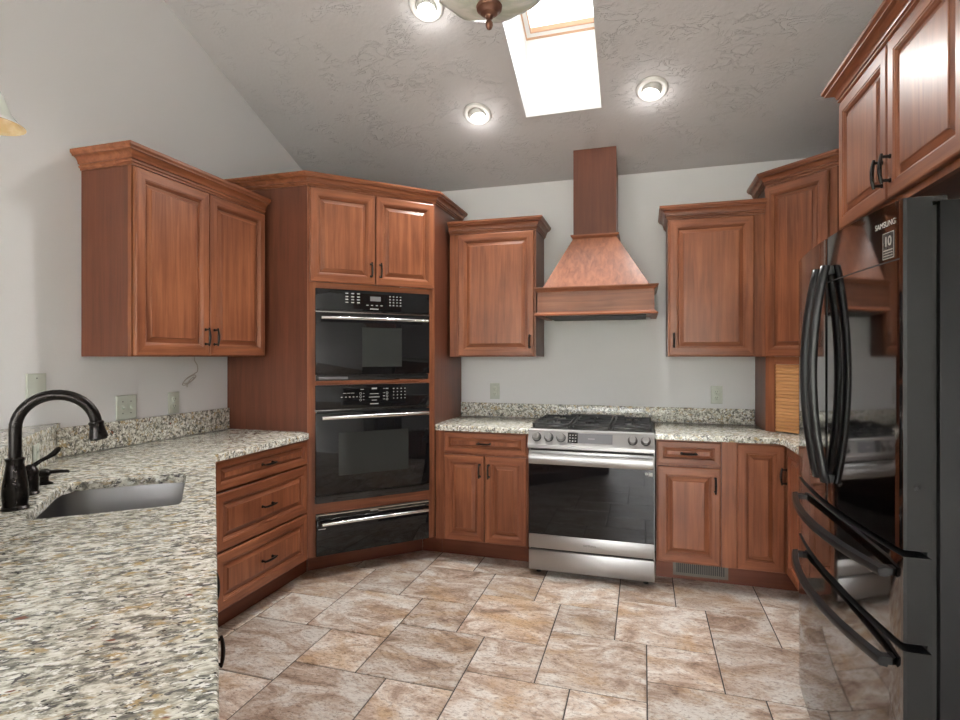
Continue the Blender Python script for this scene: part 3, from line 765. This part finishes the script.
t = thing('soap_dispenser', 'low dark bronze soap dispenser beside the faucet lever', 'soap dispenser', (sb[0], sb[1], .9145), AN)
m = MB(M['bronze']); m.lathe([(.027, 0), (.027, .003), (.020, .007), (.014, .010), (.0135, .026), (.020, .032), (.021, .044), (.017, .050), (.008, .053)]); m.build('base', t)
m = MB(M['bronze']); m.tube([(0, 0, .040), (.02, -.002, .041), (.05, -.004, .042), (.070, -.005, .041), (.075, -.005, .037)], [.008, .0065, .006, .0055, .004], 10); m.build('nozzle', t)

# ------------------------------------------------------------------ gas range
RX0, RX1, RY = -.694, .0635, 3.375
t = thing('gas_range', 'stainless steel slide-in gas range with black glass door', 'range', (RX0, RY, 0), 0)
w = RX1-RX0
m = MB(M['black'], M['steel']); m.box(.004, w-.004, .045, .645, .03, .905, 0); m.box(0, .004, .03, .64, .03, .90, 1); m.box(w-.004, w, .03, .64, .03, .90, 1); m.build('body', t, smooth=0)
for (x, y) in ((.05, .08), (w-.05, .08), (.05, .60), (w-.05, .60)):
    m = MB(M['rubber']); m.lathe([(.016, 0), (.014, .006), (.010, .031)], (x, y, 0), 12); m.build('foot', t)
m = MB(M['steel']); m.box(.002, w-.002, 0, .045, .037, .163, bev=.004); m.build('drawer', t)
m = MB(M['steel'], M['black_glass'], M['rubber'])
m.box(0.002, w-.002, 0, .040, .174, .262, 0, .003); m.box(.003, w-.003, .001, .040, .262, .702, 1); m.box(.002, w-.002, 0, .040, .700, .786, 0, .003)
m.box(.01, w-.01, .015, .044, .163, .80, 2)
d = m.build('oven_door', t)
textmesh('logo', 'SAMSUNG', .017, M['lcd'], d, Matrix.Translation((w*.5, -.0006, .215)) @ Matrix.Rotation(R(90), 4, 'X'))
m = MB(M['print']); m.box(w-.055, w-.040, -.0004, .001, .670, .684); m.box(w-.034, w-.012, -.0004, .001, .664, .686); m.build('door_sticker', d, smooth=0)
m = MB(M['steel']); pr = [(-.052, .712), (-.058, .722), (-.058, .762), (-.050, .776), (-.040, .776), (-.036, .764), (-.036, .722), (-.040, .712)]
m.loft([[(x, y, z) for y, z in pr] for x in (.012, w-.012)])
for x in (.05, w-.05): m.box(x-.012, x+.012, -.038, .002, .725, .760, bev=.002)
m.build('door_handle', t, smooth=40)
# slanted control panel
m = MB(M['steel'])
pr = [(-.024, .800), (-.028, .806), (-.028, .826), (-.022, .834), (.012, .912), (.022, .918), (.045, .918), (.045, .800)]
m.loft([[(x, y, z) for y, z in pr] for x in (0, w)]); cp = m.build('control_panel', t, smooth=20)
sl = Vector((.034, .078)).normalized(); nrm = Vector((-sl.y, sl.x))   # in (y, z)
def onp(x, s_, off=0): return Vector((x, -.022+sl.x*s_+nrm.x*off, .834+sl.y*s_+nrm.y*off))
def plate(mb, x0, x1, s0, s1, mi=0, th=.0012):
    mb.loft([[onp(x0, s0, o_), onp(x1, s0, o_), onp(x1, s1, o_), onp(x0, s1, o_)] for o_ in (0, th)], mi)
m = MB(M['lcd'], M['black_glass'], M['print'])
plate(m, .250, .515, .012, .072, 0); plate(m, .247, .308, .010, .074, 1, .0018)
for i in range(3):
    for j in range(3): plate(m, .257+i*.017, .265+i*.017, .020+j*.018, .026+j*.018, 2, .0022)
plate(m, .37, .41, .038, .042, 2, .0016)
m.build('display', cp, smooth=0)
for kx in (.054, .130, .206, .632, .707):
    c0 = onp(kx, .040)
    m = MB(M['steel'], M['black']); n3 = Vector((0, nrm.x, nrm.y))
    m.tube([c0, c0+n3*.004], [.0285, .028], 24, 1); m.tube([c0+n3*.004, c0+n3*.006, c0+n3*.026, c0+n3*.030], [.022, .0245, .022, .0195], 24, 0)
    ax = Vector((0, sl.x, sl.y)); cc = c0+n3*.033
    m.loft([[cc+Vector((sx_*.004, 0, 0))+ax*sy_*.018+n3*o_ for sx_, sy_ in ((-1, -1), (1, -1), (1, 1), (-1, 1))] for o_ in (-.004, .004)], 0)
    m.build('knob', t)
# cooktop
m = MB(M['black']); m.box(.004, w-.004, .046, .640, .905, .922, bev=.004); m.box(.19, w-.19, .585, .645, .922, .957, bev=.006); m.build('cooktop', t)
for (bx, by, br) in ((.15, .19, .045), (.15, .44, .036), (w/2, .31, .05), (w-.15, .19, .05), (w-.15, .44, .032)):
    m = MB(M['steel'], M['iron']); m.lathe([(br+.008, .922), (br+.006, .929), (br, .930)], (bx, by, 0), 24, 0); m.lathe([(br-.004, .929), (br-.004, .936), (br-.010, .939)], (bx, by, 0), 24, 1); m.build('burner', t)
for g0 in (.014, .262, .508):
    m = MB(M['iron']); g1 = g0+.235; ya, yb = .062, .565; z0, z1 = .938, .952
    for x in (g0+.006, g1-.006): m.box(x-.006, x+.006, ya, yb, z0, z1, bev=.002)
    for y in (ya, (ya+yb)/2, yb): m.box(g0, g1, y-.006, y+.006, z0, z1, bev=.002)
    for y in (ya+.125, yb-.125): m.box(g0, g0+.075, y-.005, y+.005, z0, z1, bev=.002); m.box(g1-.075, g1, y-.005, y+.005, z0, z1, bev=.002)
    xm = (g0+g1)/2
    for (y0_, y1_) in ((ya, ya+.075), (ya+.175, ya+.25), (ya+.25, ya+.325), (yb-.075, yb)): m.box(xm-.005, xm+.005, y0_, y1_, z0, z1, bev=.002)
    for x in (g0+.008, g1-.008):
        for y in (ya+.006, yb-.006): m.box(x-.006, x+.006, y-.006, y+.006, .922, .940)
    m.build('grate', t)

# ------------------------------------------------------------------ wooden hood
HX0, HX1 = -.672, .066; HC = -.310; HY = 3.56
t = thing('range_hood', 'wooden range hood with tapered canopy and square chimney above the range', 'range hood', (0, 0, 1.64), 0)
D_ = YB-.002
m = MB(M['wood_h'], M['slot']); m.box(HX0, HX1, HY, D_, .012, .165, 0); m.box(HX0+.05, HX1-.05, HY+.03, D_-.03, -.006, .012, 1); m.build('hood_band', t, smooth=0)
m = MB(M['wood_h'])
pth = [(HX0, D_), (HX0, HY), (HX1, HY), (HX1, D_)]
m.sweep([(-.02, 0), (.018, 0), (.022, .004), (.020, .012), (.010, .015), (.004, .022), (-.02, .022)], pth, 1); m.build('bottom_molding', t)
m = MB(M['wood_h']); m.sweep([(-.03, .155), (.003, .155), (.006, .163), (.012, .168), (.020, .176), (.024, .180), (.024, .186), (-.03, .186)], pth, 1); m.build('top_molding', t)
CX0, CX1, CY = -.462, -.176, 3.775
m = MB(M['wood_h'], M['wood_v'])
def rr(x0, x1, y0, z): return [(x0, D_, z), (x0, y0, z), (x1, y0, z), (x1, D_, z)]
m.loft([rr(HX0+.028, HX1-.028, HY+.025, .186), rr(CX0, CX1, CY, .545)], 1); m.build('canopy', t, smooth=0)
m = MB(M['wood_h']); m.sweep([(-.02, .540), (.003, .540), (.008, .548), (.018, .558), (.018, .566), (-.02, .566)], [(CX0, D_), (CX0, CY), (CX1, CY), (CX1, D_)], 1); m.build('collar_molding', t)
m = MB(M['wood_side'], M['wood_v']); b = m.bm  # chimney takes the darker wood: shade from grazing light put into its colour
zt = lambda y: cz(y)-1.64-.001
pr = [(CX0, CY, .566), (CX1, CY, .566), (CX1, D_, .566), (CX0, D_, .566)]
m.loft([pr, [(x, y, zt(y)) for x, y, z in pr]]); m.build('chimney', t, smooth=0)

# ------------------------------------------------------------------ refrigerator
FW_, FH = .945, 1.762
t = thing('refrigerator', 'black stainless four-door refrigerator with bowed door handles', 'refrigerator', (.610, 2.522, 0), R(-90))
def bow(x): s_ = (x-FW_/2)/(FW_/2); return -.032*(1-s_*s_)
def curved(mb, x0, x1, z0, z1, yb, mi=0, ms=1, rl=.010, rr_=.010, off=0):
    N = 18; pts = []
    def corner(xc, s_, r):
        out = []
        for k in range(5):
            a = R(90*k/4); out.append((xc + s_*r*(1-math.sin(a)) if s_ > 0 else xc - r*(1-math.sin(a)), r*(1-math.cos(a))))
        return out
    L_ = corner(x0, 1, rl)    # from inner to edge
    fr_ = [(x, bow(x)+off) for x in [x0+rl + (x1-rr_-x0-rl)*k/N for k in range(N+1)]]
    left = [(x0, bow(x0+rl)+off+rl*.98), (x0+rl*.29, bow(x0+rl)+off+rl*.29)]
    right = [(x1-rr_*.29, bow(x1-rr_)+off+rr_*.29), (x1, bow(x1-rr_)+off+rr_*.98)]
    poly = left + fr_ + right
    b = mb.bm
    prof = poly + [(x1, yb), (x0, yb)]
    lo = [b.verts.new((x, y, z0)) for x, y in prof]; hi = [b.verts.new((x, y, z1)) for x, y in prof]; n_ = len(prof)
    b.faces.new(list(reversed(lo))).material_index = ms; b.faces.new(hi).material_index = ms
    for i in range(n_):
        f = b.faces.new([lo[i], lo[(i+1) % n_], hi[(i+1) % n_], hi[i]]); f.material_index = mi if 1 <= i < len(poly)-2 else ms
m = MB(M['fridge_body'], M['rubber']); m.box(.004, FW_-.004, .076, XR-.610-.02, .03, FH-.012, 0, .004); m.box(.02, FW_-.02, .058, .077, .05, FH-.02, 1); m.build('case', t, smooth=30)
DB = .060
for (x0, x1) in ((.002, FW_/2-.003), (FW_/2+.003, FW_-.002)):
    m = MB(M['bss'], M['bss_side'], M['rubber'])
    curved(m, x0, x1, .896, FH-.002, DB)
    d = m.build('door', t, smooth=20)
    if x0 > .1:
        # hairline of the inner door panel
        mm = MB(M['rubber'])
        xa, xb = x0+.012, x1-.012; zz = 1.612
        for k in range(12):
            xk, xk1 = xa+(xb-xa)*k/12, xa+(xb-xa)*(k+1)/12
            mm.face([(xk, bow(xk)-.0004, zz), (xk1, bow(xk1)-.0004, zz), (xk1, bow(xk1)-.0004, zz+.0035), (xk, bow(xk)-.0004, zz+.0035)])
        mm.build('panel_seam', d, smooth=0)
        xc = .868; ang = math.atan((bow(xc+.01)-bow(xc-.01))/.02)
        mt = Matrix.Translation((xc, bow(xc)-.0012, 1.712)) @ Matrix.Rotation(ang, 4, 'Z') @ Matrix.Rotation(R(90), 4, 'X')
        textmesh('logo', 'SAMSUNG', .021, M['print'], d, mt)
        mm = MB(M['print'], M['black']); xs0 = .856; ys = bow(xs0+.03)-.0008; sl_ = (bow(xs0+.05)-bow(xs0))/.05
        def q4(xa, xb, za, zb, mi, o_=0): mm.face([(xa, bow(xs0)+sl_*(xa-xs0)-.0010-o_, za), (xb, bow(xs0)+sl_*(xb-xs0)-.0010-o_, za), (xb, bow(xs0)+sl_*(xb-xs0)-.0010-o_, zb), (xa, bow(xs0)+sl_*(xa-xs0)-.0010-o_, zb)], mi)
        q4(xs0, xs0+.052, 1.622, 1.690, 0); q4(xs0+.002, xs0+.050, 1.624, 1.688, 1, .0003)
        q4(xs0+.005, xs0+.047, 1.643, 1.6455, 0, .0006); q4(xs0+.005, xs0+.047, 1.636, 1.638, 0, .0006); q4(xs0+.005, xs0+.047, 1.629, 1.631, 0, .0006)
        mm.build('sticker', d, smooth=0)
        mt = Matrix.Translation((xs0+.026, bow(xs0)+sl_*.026-.0020, 1.666)) @ Matrix.Rotation(math.atan(sl_), 4, 'Z') @ Matrix.Rotation(R(90), 4, 'X')
        textmesh('sticker_print', '10', .034, M['print'], d, mt, .0008)
    # tall bowed handle
    xh = FW_/2 + (-.042 if x0 < .1 else .042)
    mm = MB(M['handle_black']); rings = []
    for k in range(25):
        s_ = -1+2*k/24; z = 1.315+.350*s_; yy = bow(xh)-.016-.038*(1-s_*s_)
        tz = .019*(1-.25*abs(s_)**6)
        rings.append([(xh-.012, yy-.010, z), (xh, yy-.014, z), (xh+.012, yy-.010, z), (xh+.015, yy+.004, z), (xh+.012, yy+.012, z), (xh-.012, yy+.012, z), (xh-.015, yy+.004, z)])
    mm.loft(rings)
    for s_ in (-1, 1): mm.box(xh-.011, xh+.011, bow(xh)-.008, bow(xh)+.004, 1.315+s_*.335-.013, 1.315+s_*.335+.013)
    mm.build('door_handle', d, smooth=80)
for (z0, z1, hz) in ((.668, .879, .825), (.045, .647, .598)):
    m = MB(M['bss'], M['bss_side']); curved(m, .002, FW_-.002, z0, z1, DB); d = m.build('freezer_drawer', t, smooth=20)
    mm = MB(M['handle_black']); rings = []
    for k in range(29):
        x = .095+(.905-.095)*k/28; s_ = (x-.5)/.405; yy = bow(x)-.020-.030*(1-s_**2)
        rings.append([(x, yy-.012, hz-.010), (x, yy-.015, hz), (x, yy-.012, hz+.010), (x, yy+.006, hz+.013), (x, yy+.010, hz), (x, yy+.006, hz-.013)])
    mm.loft(rings)
    for x in (.115, .885): mm.box(x-.014, x+.014, bow(x)-.018, bow(x)+.004, hz-.009, hz+.009)
    mm.build('drawer_handle', d, smooth=40)
for x in (.05, FW_-.05):
    m = MB(M['black']); m.box(x-.042, x+.042, .025, .095, FH-.014, FH+.001, bev=.004); m.lathe([(.013, FH-.002), (.013, FH+.006), (.010, FH+.008)], (x-.015, .055, 0), 14); m.build('hinge_cover', t)
m = MB(M['bss_side']); m.lathe([(.008, 0), (.008, .0015), (.004, .002), (.002, .0005)], (FW_-.002, .030, 1.05), 14, axis='x'); m.build('door_stud', t)
for x in (.06, FW_-.06):
    m = MB(M['rubber']); m.lathe([(.02, 0), (.018, .032)], (x, .15, 0), 12); m.build('foot', t)
    m = MB(M['rubber']); m.lathe([(.02, 0), (.018, .032)], (x, .62, 0), 12); m.build('foot', t)

# ------------------------------------------------------------------ wall plates
def plate_at(name, label, cat, loc, rot, w, h, kind):
    t = thing(name, label, cat, loc, rot)
    m = MB(M['plate']); m.rectrings(-w/2, w/2, -h/2, h/2, [(0, -.0005), (0, -.004), (.004, -.0065)], y=0, mv=0, mh=0); m.build('cover_plate', t, smooth=20)
    y = -.0066
    if kind == 'outlet':
        for z in (-.020, .020):
            m = MB(M['plate_face'], M['slot']); m.lathe([(.0165, y), (.0165, y-.002), (.015, y-.003)], (0, 0, z), 20, 0, axis='y')
            for x in (-.006, .006): m.box(x-.0013, x+.0013, y-.0034, y-.003, z-.002, z+.007, 1)
            m.lathe([(.0025, y-.003), (.0025, y-.0034)], (0, 0, z-.009), 8, 1, axis='y'); m.build('socket', t)
    elif kind == 'switch':
        for x in (-.023, .023):
            m = MB(M['plate_face'], M['slot']); m.box(x-.0055, x+.0055, y-.001, y, -.013, .013, 0); m.loft([[(x+a_*.004, y-.001, z) for a_, z in ((-1, -.004), (1, -.004), (1, .006), (-1, .006))], [(x+a_*.0035, y-.013, z) for a_, z in ((-1, -.012), (1, -.012), (1, -.006), (-1, -.006))]], 0); m.build('toggle', t)
            for z in (-.030, .030):
                m = MB(M['slot']); m.lathe([(.003, y), (.003, y-.001)], (x, 0, z), 10, axis='y'); m.build('screw', t)
    elif kind == 'blank':
        for z in (-.042, .042):
            m = MB(M['slot']); m.lathe([(.003, y), (.003, y-.001)], (0, 0, z), 10, axis='y'); m.build('screw', t)
    else:
        m = MB(M['plate_face'], M['slot']); m.box(-.0165, .0165, y-.002, y, -.033, .033, 0, .001)
        for z in (-.018, .018):
            for x in (-.006, .006): m.box(x-.0012, x+.0012, y-.0024, y-.002, z-.003, z+.005, 1)
        m.build('socket', t)
    return t
plate_at('wall_plate', 'blank pale green cover plate high on the left wall above the faucet', 'wall plate', (XL+.001, 1.730, 1.235), R(90), .082, .125, 'blank')
plate_at('light_switch', 'double toggle switch plate on the left wall below the cabinet', 'light switch', (XL+.001, 2.165, 1.111), R(90), .116, .125, 'switch')
plate_at('wall_outlet', 'duplex outlet on the left wall between the switch plate and oven cabinet', 'outlet', (XL+.001, 2.460, 1.111), R(90), .075, .122, 'outlet')
plate_at('wall_outlet', 'duplex outlet on the back wall left of the range', 'outlet', (-1.095, YB-.001, 1.108), 0, .075, .122, 'outlet')
plate_at('wall_outlet', 'duplex outlet on the back wall right of the range', 'outlet', (.480, YB-.001, 1.111), 0, .075, .122, 'outlet')
p = uv(-2.72, -.6395); plate_at('wall_outlet', 'outlet set in the granite face of the raised bar behind the lever', 'outlet', (p[0], p[1], .973), PH, .072, .100, 'decora')
# loose cable below the left cupboard
m = MB(M['wire']); base = [(0, .04, 1.371), (.006, .035, 1.35), (.010, .050, 1.325), (.014, .052, 1.300), (.016, .045, 1.283)]
pts = [(XL+.02+a_, 2.552+b_, c_) for a_, b_, c_ in base]
cc = (XL+.02, 2.562, 1.225)
for k in range(42):
    a = R(60 + k*21); rx = .055 - .0007*k; pts.append((cc[0]+.004+.010*math.sin(a*.5), cc[1]-.01+rx*math.cos(a)*1.05, cc[2]+.014*math.sin(a)+.022*math.cos(a)*1.0 - .0006*k + .022))
m.tube(pts, .0030, 6); tag(m.build('cable'), 'thin coiled white cable hanging below the left wall cabinet', 'cable')
# toe-kick register
t = thing('floor_register', 'taupe metal heating register set in the toe kick right of the range', 'vent', (.175, FYB+.124, 0), 0)
m = MB(M['vent'], M['slot']); m.box(0, .315, -.004, 0, .022, .130, 0); m.box(.018, .297, -.0045, -.003, .040, .115, 1); m.build('frame', t, smooth=0)
m = MB(M['vent'])
for k in range(24): x = .022+k*.0118; m.box(x, x+.0045, -.009, -.004, .040, .115)
m.build('louvers', t, smooth=0)

# ------------------------------------------------------------------ lights that hang or are let in
slope = math.atan(.407)
def can_light(x, y, label, tilt=(0, 0), power=13):
    z = cz(y)
    t = thing('recessed_light', label, 'ceiling light', (x, y, z), 0, None); t.rotation_euler = (-slope, 0, 0)
    m = MB(M['white']); m.lathe([(.056, -.002), (.058, -.010), (.070, -.014), (.086, -.010), (.092, -.0015), (.092, 0)], seg=36, cap0=False, cap1=False); m.build('trim_ring', t, smooth=60)
    rot = Matrix.Rotation(tilt[0], 4, 'X') @ Matrix.Rotation(tilt[1], 4, 'Y')
    m = MB(M['white'], M['bulb']); m.lathe([(.050, .030), (.0555, .008), (.0545, -.014), (.049, -.028), (.045, -.026), (.043, -.020)], seg=32, cap0=False, cap1=False)
    e_ = m.build('eyeball', t, smooth=60, xf=rot)
    m = MB(M['bulb']); m.lathe([(.044, -.019), (.030, -.024), (.004, -.026)], seg=28, cap0=False); m.build('lamp_lens', e_, smooth=60, xf=rot)
    l = lamp('recessed_lamp', 'POINT', (0, 0, 0), power*.04, (1.0, .97, .93), shadow_soft_size=.03); l.parent = t; l.location = (0, .02, -.07)
    l = lamp('recessed_lamp', 'SPOT', (0, 0, 0), power*3.0, (1.0, .97, .93), shadow_soft_size=.04, spot_size=R(125), spot_blend=.9); l.parent = t; l.location = (0, 0, -.045)
    return t
can_light(-1.034, 3.388, 'recessed eyeball light on the ceiling left of the skylight, nearer the back wall', (R(12), R(-12)))
can_light(.048, 3.377, 'recessed eyeball light on the ceiling right of the skylight', (R(12), R(12)))
can_light(-1.104, 2.690, 'recessed eyeball light highest on the ceiling beside the bowl fixture', (R(10), R(-5)))
def sloped_canopy(mb, r, h):
    k = 28; mb.loft([[(a_*r*math.cos(2*math.pi*i/k), a_*r*math.sin(2*math.pi*i/k), h - .407*a_*r*math.sin(2*math.pi*i/k) - d_) for i in range(k)] for a_, d_ in ((.3, .045), (.9, .028), (1, .02), (1, .003))])
# bowl fixture
bx, by, bz = -.462, 1.640, 2.392
t = thing('bowl_light', 'alabaster glass bowl ceiling light with brown finial in front of the skylight', 'ceiling light', (bx, by, bz), 0)
m = MB(M['shade']); seg = 48; rings = []
for (r, h) in [(.012, .080), (.06, .082), (.10, .090), (.135, .104), (.165, .124), (.185, .146), (.200, .163), (.205, .165), (.198, .173), (.180, .154), (.155, .130), (.10, .097), (.02, .088)]:
    rings.append([((r*(1+.03*math.cos(8*a)*min(1, r/.15)))*math.cos(a), (r*(1+.03*math.cos(8*a)*min(1, r/.15)))*math.sin(a), h) for a in [2*math.pi*k/seg for k in range(seg)]])
m.loft(rings); m.build('glass_bowl', t, smooth=70)
m = MB(M['bronze_brown']); m.lathe([(.002, 0), (.008, .004), (.012, .014), (.011, .024), (.006, .032), (.011, .036), (.013, .043), (.026, .050), (.029, .056), (.039, .063), (.041, .072), (.037, .079), (.008, .084)], seg=28); m.build('finial', t)
m = MB(M['bronze_brown']); m.tube([(0, 0, .055), (0, 0, cz(by)-bz-.04)], .007, 12); sloped_canopy(m, .06, cz(by)-bz); m.lathe([(.03, .25), (.045, .27), (.02, .30)], seg=24); m.build('stem', t)
l = lamp('bowl_lamp', 'POINT', (0, 0, .17), 2.2, (1.0, .96, .9), shadow_soft_size=.04); l.parent = t
# pendant over the sink
px_, py_ = -1.862, 1.122; pz = 2.060
t = thing('pendant_light', 'bell-shaped glass pendant light hanging over the sink at the left edge', 'pendant light', (px_, py_, pz), 0)
m = MB(M['shade'], M['shade_in'])
m.lathe([(.022, .115), (.032, .105), (.044, .085), (.052, .060), (.062, .035), (.078, .014), (.092, .002), (.094, 0)], seg=40, cap0=False, cap1=False)
m.lathe([(.094, 0), (.088, .0), (.074, .012), (.058, .032), (.048, .058), (.040, .083), (.028, .103), (.018, .112)], seg=40, mi=1, cap0=False, cap1=False)
m.build('glass_shade', t, smooth=70)
m = MB(M['bronze_brown']); m.lathe([(.024, .108), (.026, .12), (.018, .16), (.006, .17), (.005, cz(py_)-pz-.05)], seg=24); sloped_canopy(m, .05, cz(py_)-pz); m.build('stem', t)

for o in bpy.data.objects:
    if o.parent: continue
    k = o.name.split('.')[0]
    g = {'recessed_light': 'recessed eyeball lights on the sloped ceiling', 'wall_outlet': 'duplex outlets around the counters', 'wall_cabinet': 'cherry wall cabinets',
         'base_cabinet': 'cherry base cabinets on the back wall', 'countertop': 'granite countertops', 'backsplash': 'granite backsplash strips'}.get(k)
    if g: o['group'] = g
